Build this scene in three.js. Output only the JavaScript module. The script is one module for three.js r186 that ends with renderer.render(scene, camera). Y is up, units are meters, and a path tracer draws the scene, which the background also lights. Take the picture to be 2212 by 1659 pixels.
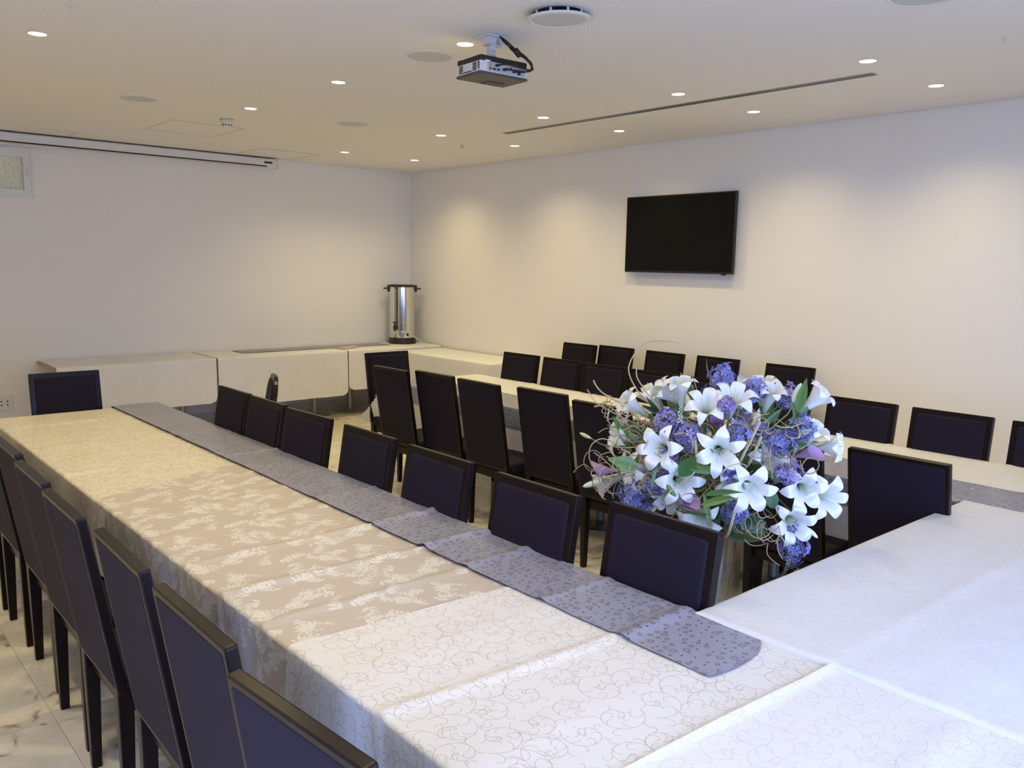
import * as THREE from 'three';
import { RoundedBoxGeometry } from 'three/addons/geometries/RoundedBoxGeometry.js';
import { mergeGeometries } from 'three/addons/utils/BufferGeometryUtils.js';

// ---------------------------------------------------------------- camera, sky, exposure
// The room: the far right corner is x = 0, z = 0; the TV wall is x = 0, the far wall is z = 0, the floor is y = 0.
const scene = new THREE.Scene();
const renderer = new THREE.WebGLRenderer({ antialias: true });
renderer.toneMapping = THREE.LinearToneMapping;
renderer.toneMappingExposure = 1.15;
renderer.shadowMap.enabled = true;
const camera = new THREE.PerspectiveCamera(49.08, 2212 / 1659, 0.05, 100);
{
  const R = Math.PI / 180, yaw = 41.1564 * R, pitch = 8.0269 * R, roll = 1.0376 * R;
  const right = new THREE.Vector3(Math.cos(yaw), 0, Math.sin(yaw));
  const fwd = new THREE.Vector3(Math.sin(yaw) * Math.cos(pitch), -Math.sin(pitch), -Math.cos(yaw) * Math.cos(pitch));
  const up = new THREE.Vector3().crossVectors(right, fwd);
  const r2 = right.clone().multiplyScalar(Math.cos(roll)).addScaledVector(up, Math.sin(roll));
  const u2 = up.clone().multiplyScalar(Math.cos(roll)).addScaledVector(right, -Math.sin(roll));
  camera.quaternion.setFromRotationMatrix(new THREE.Matrix4().makeBasis(r2, u2, fwd.clone().negate()));
  camera.position.set(-6.092, 1.7316, 8.974);
}
const SKY = 7.6;                       // overcast daylight, comes in through the glazed front wall behind the camera
scene.background = new THREE.Color().setRGB(0.44, 0.605, 1.14);
scene.backgroundIntensity = SKY;
const LAMP = new THREE.Color().setRGB(1.0, 0.81, 0.39);
const LAMP_CD = 3.15;

// ---------------------------------------------------------------- helpers
let seed = 7;
const rnd = () => { seed = (seed * 1664525 + 1013904223) >>> 0; return seed / 4294967296; };
const rr = (a, b) => a + (b - a) * rnd();
const V = (x, y, z) => new THREE.Vector3(x, y, z);
const names = new Map();
function numbered(n) { const k = names.get(n) || 0; names.set(n, k + 1); return k ? n + '_' + String(k).padStart(3, '0') : n; }
function tag(o, label, category, group, kind) {
  o.userData.label = label; if (category) o.userData.category = category;
  if (group) o.userData.group = group; if (kind) o.userData.kind = kind; return o;
}
function thing(name, label, category, [x, y, z] = [0, 0, 0], turn = 0, group) {
  const o = new THREE.Group(); o.name = numbered(name); o.position.set(x, y, z); o.rotation.y = turn;
  scene.add(o); return tag(o, label, category, group);
}
function mesh(name, geo, mat, parent) {
  const g = Array.isArray(geo) ? (geo.length > 1 ? mergeGeometries(geo.map((q) => { const n = q.index ? q.toNonIndexed() : q; for (const k of Object.keys(n.attributes)) if (!['position', 'normal', 'uv'].includes(k)) n.deleteAttribute(k); return n; })) : geo[0]) : geo;
  const m = new THREE.Mesh(g, mat); m.name = parent ? name : numbered(name); m.castShadow = m.receiveShadow = true; (parent || scene).add(m); return m;
}
function struct(name, geo, mat, parent) { const m = mesh(name, geo, mat, parent); if (!parent) { m.name = name; m.userData.kind = 'structure'; } return m; }
const box = (x0, x1, y0, y1, z0, z1) => new THREE.BoxGeometry(x1 - x0, y1 - y0, z1 - z0).translate((x0 + x1) / 2, (y0 + y1) / 2, (z0 + z1) / 2);
const rbox = (w, h, d, r, x = 0, y = 0, z = 0, s = 2) => new RoundedBoxGeometry(w, h, d, s, r).translate(x, y, z);
const cyl = (r0, r1, h, x = 0, y = 0, z = 0, n = 32) => new THREE.CylinderGeometry(r1, r0, h, n).translate(x, y + h / 2, z);
const tube = (pts, r, seg = 24, rs = 6) => new THREE.TubeGeometry(new THREE.CatmullRomCurve3(pts), seg, r, rs);
const lathe = (pts, n = 40) => new THREE.LatheGeometry(pts.map(([x, y]) => new THREE.Vector2(x, y)), n);
// box uv in metres for walls
function metreUv(g) {
  const p = g.attributes.position, n = g.attributes.normal, uv = new Float32Array(p.count * 2);
  for (let i = 0; i < p.count; i++) {
    const ax = Math.abs(n.getX(i)), ay = Math.abs(n.getY(i)), az = Math.abs(n.getZ(i));
    const [u, v] = ax > ay && ax > az ? [p.getZ(i), p.getY(i)] : ay > az ? [p.getX(i), p.getZ(i)] : [p.getX(i), p.getY(i)];
    uv[2 * i] = u; uv[2 * i + 1] = v;
  }
  g.setAttribute('uv', new THREE.BufferAttribute(uv, 2)); return g;
}
// tiling value noise
function makeNoise(n, s) {
  const t = new Float32Array(n * n); let q = s; for (let i = 0; i < n * n; i++) { q = (q * 1664525 + 1013904223) >>> 0; t[i] = q / 4294967296; }
  return (u, v) => {
    u = ((u % 1) + 1) % 1 * n; v = ((v % 1) + 1) % 1 * n; const i = Math.floor(u), j = Math.floor(v); let a = u - i, b = v - j; a = a * a * (3 - 2 * a); b = b * b * (3 - 2 * b);
    const i1 = (i + 1) % n, j1 = (j + 1) % n, i0 = i % n, j0 = j % n;
    return (t[j0 * n + i0] * (1 - a) + t[j0 * n + i1] * a) * (1 - b) + (t[j1 * n + i0] * (1 - a) + t[j1 * n + i1] * a) * b;
  };
}
function dataTex(n, f, srgb, rep) {
  const d = new Uint8Array(n * n * 4);
  for (let j = 0; j < n; j++) for (let i = 0; i < n; i++) { const c = f(i / n, j / n), k = (j * n + i) * 4; for (let q = 0; q < 3; q++) d[k + q] = Math.max(0, Math.min(255, (c.length ? c[q] : c) * 255)); d[k + 3] = 255; }
  const t = new THREE.DataTexture(d, n, n); t.magFilter = THREE.LinearFilter; t.minFilter = THREE.LinearMipmapLinearFilter; t.generateMipmaps = true;
  t.wrapS = t.wrapT = THREE.RepeatWrapping; if (srgb) t.colorSpace = THREE.SRGBColorSpace; if (rep) t.repeat.set(rep, rep); t.needsUpdate = true; return t;
}
function canvasTex(n, draw, metres, srgb = true) {
  const c = document.createElement('canvas'); c.width = c.height = n; const g = c.getContext('2d'); draw(g, n);
  const t = new THREE.CanvasTexture(c); t.wrapS = t.wrapT = THREE.RepeatWrapping; if (srgb) t.colorSpace = THREE.SRGBColorSpace; t.repeat.set(1 / metres, 1 / metres); return t;
}
const std = (r, g, b, rough = 0.6, metal = 0, more = {}) => new THREE.MeshStandardMaterial({ color: new THREE.Color().setRGB(r, g, b), roughness: rough, metalness: metal, ...more });
const phys = (r, g, b, rough, more = {}) => new THREE.MeshPhysicalMaterial({ color: new THREE.Color().setRGB(r, g, b), roughness: rough, ...more });
const n8 = makeNoise(8, 3), n32 = makeNoise(32, 5), n128 = makeNoise(128, 9), n4 = makeNoise(4, 31);

const sm0 = (a, b, x) => { const t = Math.min(1, Math.max(0, (x - a) / (b - a))); return t * t * (3 - 2 * t); };
// ---------------------------------------------------------------- materials
const plasterBump = dataTex(256, (u, v) => 0.5 * n128(u, v) + 0.5 * n32(u, v), false, 1);
const M = {
  wall: std(0.88, 0.865, 0.83, 0.85, 0, { bumpMap: plasterBump, bumpScale: 0.0006 }),
  ceil: std(0.88, 0.862, 0.825, 0.9),
  white: std(0.80, 0.80, 0.79, 0.45),
  whitePlastic: std(0.78, 0.78, 0.77, 0.35),
  grille: std(0.62, 0.63, 0.63, 0.6, 0.1),
  black: std(0.012, 0.012, 0.013, 0.4),
  blackGap: std(0.01, 0.01, 0.012, 0.9),
  alu: std(0.55, 0.56, 0.57, 0.35, 0.9),
  steel: std(0.72, 0.70, 0.66, 0.13, 1.0),
  greyMetal: std(0.34, 0.35, 0.36, 0.35, 0.7),
  wenge: phys(0.008, 0.0045, 0.0045, 0.28, { specularIntensity: 0.38 }),
  oak: std(0.42, 0.27, 0.15, 0.5),
  grout: std(0.45, 0.41, 0.35, 0.9),
  paving: std(0.42, 0.41, 0.39, 0.9),
};
M.ceil.map = dataTex(256, (u, v) => { const a = ((u * 8) % 1) - 0.5, b = ((v * 8) % 1) - 0.5, d = Math.hypot(a, b); const c = d < 0.2 ? 0.97 : 1; return [c, c, c]; }, true, 1 / 0.2);
const weave = dataTex(256, (u, v) => 0.5 + 0.25 * Math.sin(u * Math.PI * 2 * 64) * Math.sin(v * Math.PI * 2 * 64) + 0.25 * (n128(u, v) - 0.5), false, 1 / 0.12);
M.fabric = phys(0.0125, 0.0095, 0.0185, 0.65, { bumpMap: weave, bumpScale: 0.0005, specularIntensity: 0.25, sheen: 0.16, sheenRoughness: 0.45, sheenColor: new THREE.Color().setRGB(0.10, 0.085, 0.18) });
// polished cream marble, a few cuts of the same stone
const marble = [0, 1, 2].map((k) => {
  const a = makeNoise(6, 11 + k), b = makeNoise(14, 23 + k), c = makeNoise(40, 41 + k);
  const map = dataTex(384, (u, v) => {
    const w = (a(u, v) - 0.5) * 0.55 + (b(u, v) - 0.5) * 0.16 + (c(u, v) - 0.5) * 0.03, q = u * 0.8 + v * 0.55 + w + k * 0.37, s = Math.abs(q - Math.floor(q) - 0.5), q2 = u * 0.5 - v * 1.1 + w * 1.3 + k * 0.21, s2 = Math.abs(q2 - Math.floor(q2) - 0.5);
    const vein = Math.max(0, 1 - s * 16) ** 1.3 * sm0(0.35, 0.75, b(v, u)) + Math.max(0, 1 - s * 4.5) ** 2 * 0.30 * a(v, u) + Math.max(0, 1 - s2 * 40) * 0.35 * sm0(0.45, 0.8, a(v, u)), cloud = (a(v, u) - 0.5) * 0.08 + (c(u, v) - 0.5) * 0.03;
    const base = [0.885 + cloud, 0.855 + cloud, 0.785 + cloud]; return [base[0] - vein * 0.22, base[1] - vein * 0.27, base[2] - vein * 0.31];
  }, true);
  return new THREE.MeshStandardMaterial({ map, roughness: 0.16 });
});

// ---- cloth patterns (woven or printed on the fabric)
function tileDraw(g, n, f) { for (const dx of [-n, 0, n]) for (const dy of [-n, 0, n]) { g.save(); g.translate(dx, dy); f(g); g.restore(); } }
function swirl(g, x, y, a, R, turn) {            // one vine scroll: a stem that winds into a spiral, with small curled shoots
  const P = (t) => { const th = a + turn * t * 8.6, r = R * (t < 0.3 ? 1.55 - 1.6 * t : 1.07 - 1.02 * (t - 0.3) / 0.7); return [x + Math.cos(th) * r, y + Math.sin(th) * r]; };
  g.beginPath(); for (let i = 0; i <= 44; i++) { const p = P(i / 44); g[i ? 'lineTo' : 'moveTo'](p[0], p[1]); } g.stroke();
  for (let i = 0; i < 12; i++) {
    const t = 0.03 + i * 0.072, p = P(t), q = P(t + 0.01), th = Math.atan2(q[1] - p[1], q[0] - p[0]), m = i % 2 ? 1 : -1; let px = p[0], py = p[1], b = th + m * 0.5; const l = R * (0.95 - 0.6 * t) * (i % 3 ? 0.75 : 1.15);
    g.beginPath(); g.moveTo(px, py); for (let k = 0; k < 9; k++) { b += m * (0.05 + 0.085 * k * (i % 3 ? 0.4 : 1)); px += Math.cos(b) * l / 7; py += Math.sin(b) * l / 7; g.lineTo(px, py); } g.stroke();
  }
}
function vineDraw(bg, ink, width, count) {
  return (g, n) => {
    g.fillStyle = bg; g.fillRect(0, 0, n, n); g.strokeStyle = ink; g.lineWidth = width; g.lineCap = 'round';
    const items = []; for (let j = 0; j < count; j++) for (let i = 0; i < count; i++) items.push([(i + 0.5 + (j % 2) * 0.5 + rr(-0.13, 0.13)) / count * n, (j + 0.5 + rr(-0.13, 0.13)) / count * n, rr(0, 6.28), n / count * rr(0.33, 0.46), (i + j) % 2 ? 1 : -1]);
    tileDraw(g, n, (q) => items.forEach((it) => swirl(q, ...it)));
  };
}
function damaskDraw(bg, fg) {                     // woven acanthus leaves in curling sprays
  return (g, n) => {
    g.fillStyle = bg; g.fillRect(0, 0, n, n); g.fillStyle = fg; g.strokeStyle = fg; g.lineCap = 'round'; g.lineJoin = 'round';
    const leaf = (q, x, y, a, l, w, c) => { q.save(); q.translate(x, y); q.rotate(a); q.beginPath(); q.moveTo(0, 0); q.bezierCurveTo(l * 0.3, -w, l * 0.7, -w * 0.8 + c, l, c * 1.6); q.bezierCurveTo(l * 0.6, w * 0.5 + c, l * 0.3, w, 0, 0); q.fill(); q.restore(); };
    const sprays = [];
    for (let j = 0; j < 6; j++) for (let i = 0; i < 6; i++) {
      let x = (i + 0.5 * (j % 2) + rr(0.1, 0.9)) / 6 * n, y = (j + rr(0.1, 0.9)) / 6 * n, a = rr(0, 6.28), k = rr(0.05, 0.13) * (rnd() < 0.5 ? -1 : 1); const it = [];
      for (let q = 0; q < 15; q++) { a += k * (1 + q * 0.12); x += Math.cos(a) * n * 0.017; y += Math.sin(a) * n * 0.017; it.push([x, y, a, (1 - q / 20) * n * rr(0.045, 0.085), rr(0.5, 1.0)]); }
      sprays.push(it);
    }
    tileDraw(g, n, (q) => sprays.forEach((it) => {
      q.lineWidth = n * 0.006; q.beginPath(); it.forEach((p, i) => q[i ? 'lineTo' : 'moveTo'](p[0], p[1])); q.stroke();
      it.forEach(([x, y, a, l, b], i) => leaf(q, x, y, a + (i % 2 ? b : -b), l, l * 0.33, (i % 2 ? 1 : -1) * l * 0.13));
    }));
  };
}
function starDraw(g, n) {
  g.fillStyle = '#878899'; g.fillRect(0, 0, n, n);
  const tri = (q, x, y, r, a) => { q.beginPath(); for (let k = 0; k < 3; k++) { const t = a + k * 2.0944; q[k ? 'lineTo' : 'moveTo'](x + Math.cos(t) * r, y + Math.sin(t) * r); } q.closePath(); };
  const items = []; const C = 12;
  for (let i = 0; i < C; i++) for (let j = 0; j < C; j++) items.push([(i + rr(0.15, 0.85)) / C * n, (j + rr(0.15, 0.85)) / C * n, rnd(), rr(-0.2, 0.2), rnd()]);
  tileDraw(g, n, (q) => items.forEach(([x, y, k, a, c]) => {
    const col = c < 0.7 ? '#3b3446' : c < 0.85 ? '#4a3c3c' : '#2d2b45'; q.strokeStyle = q.fillStyle = col; q.lineWidth = n * 0.0032;
    const r = n * (k < 0.15 ? 0.034 : k < 0.5 ? 0.022 : 0.013);
    tri(q, x, y, r, a - 1.57); k < 0.5 ? q.stroke() : q.fill(); tri(q, x, y, r, a + 1.57); k < 0.5 ? q.stroke() : q.fill();
  }));
}
const clothBump = dataTex(256, (u, v) => 0.5 * n128(u * 1, v * 3) + 0.5 * n32(u, v), false, 1 / 0.35);
function clothMat(map, rough = 0.5, bump = 0.0008) { return new THREE.MeshPhysicalMaterial({ map, roughness: rough, bumpMap: clothBump, bumpScale: bump, sheen: 0.25, sheenRoughness: 0.4, side: THREE.DoubleSide }); }
const C_vine = clothMat(canvasTex(1024, vineDraw('#cfcdcb', '#a0968b', 1.7, 7), 0.72), 0.42);
const C_vineWhite = clothMat(canvasTex(1024, vineDraw('#d0cfd2', '#bcb1a7', 1.5, 7), 0.72), 0.42);
const C_damask = clothMat(canvasTex(1024, damaskDraw('#b4aaa0', '#cbc8c3'), 0.45), 0.38);
const C_far = clothMat(canvasTex(1024, vineDraw('#cdc6b9', '#aa9d88', 3.2, 7), 0.8), 0.42);
const C_plain = clothMat(dataTex(128, (u, v) => { const c = 0.80 + 0.03 * (n128(u * 0.25, v * 4) - 0.5) + 0.02 * (n8(u, v) - 0.5); return [c, c, c + 0.005]; }, true, 1 / 0.6), 0.55, 0.0006);
const C_buffet = clothMat(dataTex(128, (u, v) => { const c = 0.89 + 0.02 * (n8(u, v) - 0.5); return [c, c, c]; }, true, 1 / 0.5), 0.55, 0.0008);
const runnerMap = canvasTex(1024, starDraw, 0.34);
const C_runner = clothMat(runnerMap, 0.36, 0.0012);

// ---------------------------------------------------------------- room shell
const H = 2.8516, XL = -6.7, ZF = 9.45, T = 0.2;
struct('ceiling', [box(XL, -0.009, H, H + 0.04, 0.007, ZF), box(XL - T, T, H + 0.04, H + T, -T, ZF + T)].map(metreUv), M.ceil);   // a narrow shadow gap runs along the walls
struct('wall_right', metreUv(box(0, T, 0, H + 0.05, -T, ZF + T)), M.wall);
const SZ0 = 7.5, SZ1 = 9.25, SY1 = 2.08;      // glazed door in the left wall beside the camera
struct('wall_left', [box(XL - T, XL, 0, H + 0.05, -T, SZ0), box(XL - T, XL, 0, H + 0.05, SZ1, ZF + T), box(XL - T, XL, SY1, H + 0.05, SZ0, SZ1)].map(metreUv), M.wall);
// far wall with the opening of a small high window at the left
const WX0 = -5.55, WX1 = -4.20, WY0 = 2.262, WY1 = 2.72;
struct('wall_far', [box(XL, WX0, 0, H + 0.05, -T, 0), box(WX1, 0, 0, H + 0.05, -T, 0), box(WX0, WX1, 0, WY0, -T, 0), box(WX0, WX1, WY1, H + 0.05, -T, 0)].map(metreUv), M.wall);
// front wall behind the camera with wide glazing
const GX0 = -6.2, GX1 = -2.5, GY0 = 0.05, GY1 = 2.08;
struct('wall_front', [box(XL, GX0, 0, H + 0.05, ZF, ZF + T), box(GX1, 0, 0, H + 0.05, ZF, ZF + T), box(GX0, GX1, 0, GY0, ZF, ZF + T), box(GX0, GX1, GY1, H + 0.05, ZF, ZF + T)].map(metreUv), M.wall);
struct('terrace', metreUv(box(-14, 6, -0.25, -0.05, ZF + T, ZF + 9)), M.paving);
struct('ground', [box(-14, 6, -0.25, -0.05, -5, -T), box(-14, XL - T, -0.25, -0.05, -T, ZF + T)].map(metreUv), M.paving);
const paneMat = new THREE.MeshPhysicalMaterial({ color: 0xffffff, transmission: 1, roughness: 0, thickness: 0, ior: 1.5 });
{
  const w = new THREE.Group(); w.name = 'window_2'; w.userData.kind = 'structure'; scene.add(w);
  const n = 5, dx = (GX1 - GX0) / n, zc = ZF + 0.1;
  mesh('window_frame', [box(GX0, GX1, GY0, GY0 + 0.08, zc - 0.03, zc + 0.03), box(GX0, GX1, GY1 - 0.08, GY1, zc - 0.03, zc + 0.03)], M.white, w);
  for (let i = 0; i <= n; i++) { const x = Math.min(Math.max(GX0 + i * dx, GX0 + 0.03), GX1 - 0.03); mesh('mullion', box(x - 0.03, x + 0.03, GY0 + 0.08, GY1 - 0.08, zc - 0.03, zc + 0.03), M.white, w); }
  for (let i = 0; i < n; i++) mesh('pane', box(GX0 + i * dx + 0.03, GX0 + (i + 1) * dx - 0.03, GY0 + 0.08, GY1 - 0.08, zc - 0.003, zc + 0.003).scale(1, 1, 1), paneMat, w);
}
{
  const w = new THREE.Group(); w.name = 'door_1'; w.userData.kind = 'structure'; scene.add(w);
  const x = XL - 0.1, zm = (SZ0 + SZ1) / 2;
  for (const [a, b] of [[SZ0, zm], [zm, SZ1]]) {
    mesh('door_leaf', [box(x - 0.025, x + 0.025, 0.005, 0.1, a + 0.004, b - 0.004), box(x - 0.025, x + 0.025, SY1 - 0.08, SY1 - 0.003, a + 0.004, b - 0.004), box(x - 0.025, x + 0.025, 0.1, SY1 - 0.08, a + 0.004, a + 0.07), box(x - 0.025, x + 0.025, 0.1, SY1 - 0.08, b - 0.07, b - 0.004)], M.white, w);
    mesh('pane', box(x - 0.003, x + 0.003, 0.1, SY1 - 0.08, a + 0.07, b - 0.07), paneMat, w);
  }
}
{   // small high window, figured obscure glass in a white frame
  const w = new THREE.Group(); w.name = 'window_1'; w.userData.kind = 'structure'; scene.add(w);
  const fr = (x0, x1, y0, y1, t, z0, z1) => [box(x0, x1, y0, y0 + t, z0, z1), box(x0, x1, y1 - t, y1, z0, z1), box(x0, x0 + t, y0 + t, y1 - t, z0, z1), box(x1 - t, x1, y0 + t, y1 - t, z0, z1)];
  mesh('window_frame', fr(WX0, WX1, WY0, WY1, 0.022, -0.12, 0.012), M.white, w);
  mesh('sash', fr(WX0 + 0.022, WX1 - 0.022, WY0 + 0.022, WY1 - 0.022, 0.06, -0.07, 0.004), M.white, w);
  const obscure = new THREE.MeshPhysicalMaterial({ map: dataTex(128, (u, v) => { const c = 0.84 + 0.12 * n32(u, v); return [c, c * 0.985, c * 0.88]; }, true, 1 / 0.35), transmission: 0.16, roughness: 0.7, thickness: 0 });
  mesh('pane', metreUv(box(WX0 + 0.082, WX1 - 0.082, WY0 + 0.082, WY1 - 0.082, -0.05, -0.044)), obscure, w);
  mesh('handle', rbox(0.014, 0.07, 0.02, 0.005, WX1 - 0.05, 2.50, 0.014), M.whitePlastic, w);
}
struct('wall_outside', metreUv(box(-8, -2, -0.05, 3.2, -1.6, -1.4)), M.wall);
// floor: polished 60 cm tiles on a grout bed
{
  const fl = new THREE.Group(); fl.name = 'floor'; fl.userData.kind = 'structure'; scene.add(fl);
  mesh('grout_bed', box(XL - T, T, -0.2, -0.003, -T, ZF + T), M.grout, fl);
  const s = 0.6, tg = new RoundedBoxGeometry(s - 0.003, 0.012, s - 0.003, 1, 0.0012);
  for (let i = 0; i * s < -XL; i++) for (let j = -1; j * s + 0.215 < ZF; j++) {
    let x = -(i + 0.5) * s - 0.02, z = (j + 0.5) * s + 0.215; let g = tg;
    const z0 = Math.max(z - s / 2, 0.001), z1 = Math.min(z + s / 2, ZF), x0 = Math.max(x - s / 2, XL), x1 = Math.min(x + s / 2, 0);
    if (z1 - z0 < 0.03 || x1 - x0 < 0.03) continue;
    if (z1 - z0 < s - 0.01 || x1 - x0 < s - 0.01) { g = new RoundedBoxGeometry(x1 - x0 - 0.003, 0.012, z1 - z0 - 0.003, 1, 0.0012); x = (x0 + x1) / 2; z = (z0 + z1) / 2; }
    const t = mesh('tile', g, marble[(i * 7 + j * 5 + (i * j) % 3 + 30) % 3], fl); t.position.set(x, -0.006, z); t.rotation.y = g === tg ? ((i + 2 * j + 8) % 4) * Math.PI / 2 : 0;
  }
}
const bb = (name, x0, x1, z0, z1) => struct(name, box(x0, x1, 0, 0.085, z0, z1), std(0.70, 0.67, 0.60, 0.3));
bb('baseboard_far', XL, 0, 0, 0.012); bb('baseboard_right', -0.012, 0, 0.012, ZF); bb('baseboard_left', XL, XL + 0.012, 0.012, 7.5);

// ---------------------------------------------------------------- ceiling fittings
const glow = new THREE.MeshStandardMaterial({ color: 0xffffff, emissive: new THREE.Color().setRGB(1.0, 0.93, 0.74), emissiveIntensity: 4, roughness: 0.5 });
const ringGeo = lathe([[0.040, 0.004], [0.041, -0.001], [0.044, -0.003], [0.052, -0.003], [0.055, 0]], 36), discGeo = new THREE.CylinderGeometry(0.042, 0.042, 0.004, 32);
function downlight(a, b, label, group) {
  const t = thing('downlight', label, 'ceiling light', [-b, H, a], 0, group);
  mesh('trim_ring', ringGeo, M.white, t);
  const d = mesh('lens', discGeo, glow, t); d.position.y = -0.0005;
  const l = new THREE.SpotLight(LAMP, LAMP_CD, 0, 70 * Math.PI / 180, 0.9, 2); l.name = 'downlight_beam'; l.position.set(0, -0.012, 0); l.target.position.set(0, -1, 0);
  l.castShadow = true; l.shadow.radius = 2; t.add(l, l.target);
}
const ordF = ['first', 'second', 'third', 'fourth', 'fifth', 'sixth', 'seventh', 'eighth', 'ninth', 'tenth'];
const cols = [1.135, 2.80, 4.115, 5.395, 6.66, 7.92];
cols.slice(0, 5).forEach((a, i) => downlight(a, 0.715, `round ceiling downlight, ${ordF[i]} from the far corner in the row nearest the TV wall`, 'downlights along the TV wall'));
cols.forEach((a, i) => downlight(a, 1.577, `glowing round ceiling downlight, ${ordF[i]} from the far wall in the row beside the slot vent`, 'downlights beside the slot vent'));
[2.80, 4.10, 5.395, 6.66].forEach((a, i) => downlight(a, 3.325, `glowing round ceiling downlight, ${ordF[i]} from the far wall in the row over the projector`, 'downlights in the projector row'));
[4.01, 5.395, 6.66, 7.92].forEach((a, i) => downlight(a, 4.99, `glowing round ceiling downlight, ${ordF[i]} from the far wall in the row over the left table`, 'downlights over the left table'));
[1.6, 3.4, 5.2, 7.2].forEach((a, i) => downlight(a, 5.85, `round ceiling downlight, ${ordF[i]} from the far wall in the row along the left wall`, 'downlights along the left wall'));
// speakers
function speaker(a, b, label, drop = 0, tilt = 0) {
  const t = thing('ceiling_speaker', label, 'speaker', [-b, H - drop, a]);
  if (drop) {
    mesh('housing', lathe([[0.002, drop], [0.115, drop], [0.118, 0.0], [0.002, 0.0]]), M.blackGap, t);
    for (let k = 0; k < 10; k++) { const q = k * 0.628 + 0.2; mesh('clip', rbox(0.012, drop - 0.004, 0.006, 0.002, 0, drop / 2, 0.121).rotateY(q), M.whitePlastic, t); }
  }
  mesh('rim', lathe([[0.120, 0.002], [0.122, -0.006], [0.132, -0.009], [0.143, -0.004], [0.145, 0.002]]), M.whitePlastic, t);
  mesh('grille', lathe([[0.0005, -0.007], [0.06, -0.0065], [0.121, -0.003], [0.122, 0.001]]), M.grille, t);
  t.rotation.z = tilt; return t;
}
speaker(5.055, 3.305, 'round white ceiling speaker beside the projector, flush with the ceiling');
speaker(2.583, 4.054, 'round white ceiling speaker left of the smoke detector');
speaker(2.772, 2.438, 'round white ceiling speaker right of the smoke detector');
speaker(6.11, 3.35, 'loose white ceiling speaker hanging down with a dark gap behind its rim', 0.024, 0.035);
speaker(7.33, 2.46, 'round ceiling speaker cut off by the upper right picture edge');
{   // slot diffuser, two slots
  const t = thing('slot_diffuser', 'long grey linear slot vent in the ceiling parallel to the TV wall', 'vent', [-1.271, H, 4.93]);
  const L = 3.24;
  mesh('frame', [box(-0.036, -0.028, -0.004, 0.001, -L / 2, L / 2), box(0.028, 0.036, -0.004, 0.001, -L / 2, L / 2), box(-0.006, 0.006, -0.004, 0.001, -L / 2, L / 2), box(-0.036, 0.036, -0.004, 0.001, -L / 2 - 0.006, -L / 2), box(-0.036, 0.036, -0.004, 0.001, L / 2, L / 2 + 0.006)], M.alu, t);
  for (const s of [-1, 1]) mesh('slot', box(s * 0.017 - 0.011, s * 0.017 + 0.011, -0.0015, 0.0005, -L / 2, L / 2), M.blackGap, t);
}
{   // smoke detector
  const t = thing('smoke_detector', 'small white smoke detector hanging under the ceiling near the far wall', 'detector', [-3.25, H, 2.184]);
  mesh('base', lathe([[0.001, 0], [0.056, 0], [0.056, -0.016], [0.050, -0.02], [0.001, -0.02]]), M.whitePlastic, t);
  mesh('chamber', lathe([[0.001, -0.058], [0.026, -0.058], [0.034, -0.052], [0.038, -0.036], [0.049, -0.024], [0.05, -0.02], [0.001, -0.02]]), M.whitePlastic, t);
  for (let k = 0; k < 10; k++) mesh('slit', box(-0.005, 0.005, -0.050, -0.040, 0.034, 0.0385).rotateY(k * 0.628), M.black, t);
}
function sprinkler(a, b, label, mt = M.whitePlastic, sc = 0.7) {
  const t = thing('sprinkler', label, 'sprinkler', [-b, H, a]);
  mesh('escutcheon', lathe([[0.001, -0.006], [0.028, -0.004], [0.036, 0.0]]), M.whitePlastic, t);
  mesh('frame_arms', [tube([V(-0.004, -0.004, 0), V(-0.012, -0.02, 0), V(-0.002, -0.038, 0)], 0.002, 10), tube([V(0.004, -0.004, 0), V(0.012, -0.02, 0), V(0.002, -0.038, 0)], 0.002, 10)], mt, t);
  mesh('deflector', cyl(0.016, 0.016, 0.002, 0, -0.041, 0, 16), mt, t); t.scale.setScalar(sc);
}
sprinkler(2.541, 1.144, 'tiny fire sprinkler in the ceiling near the far right corner', M.greyMetal, 1);
sprinkler(4.806, 1.611, 'tiny fire sprinkler between the slot vent and the projector');
sprinkler(7.335, 1.586, 'tiny fire sprinkler at the far right of the ceiling');
sprinkler(4.654, 4.997, 'tiny fire sprinkler at the upper left of the ceiling');
function hatch(a0, a1, b0, b1, label) {
  const t = thing('access_hatch', label, 'hatch', [-(b0 + b1) / 2, H, (a0 + a1) / 2]); const w = (b1 - b0) / 2, d = (a1 - a0) / 2, k = 0.006;
  mesh('frame', [box(-w, w, -0.0025, 0.001, -d, -d + k), box(-w, w, -0.0025, 0.001, d - k, d), box(-w, -w + k, -0.0025, 0.001, -d + k, d - k), box(w - k, w, -0.0025, 0.001, -d + k, d - k)], M.alu, t);
  mesh('panel', box(-w + k + 0.002, w - k - 0.002, -0.0015, 0.001, -d + k + 0.002, d - k - 0.002), M.ceil, t);
}
hatch(0.12, 0.76, 1.66, 2.31, 'square ceiling access hatch above the right end of the projection screen');
hatch(0.12, 0.48, 3.92, 4.75, 'ceiling access hatch at the left edge above the projection screen');
hatch(1.15, 1.84, 2.95, 3.56, 'faint square ceiling access hatch beside the smoke detector');
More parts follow.
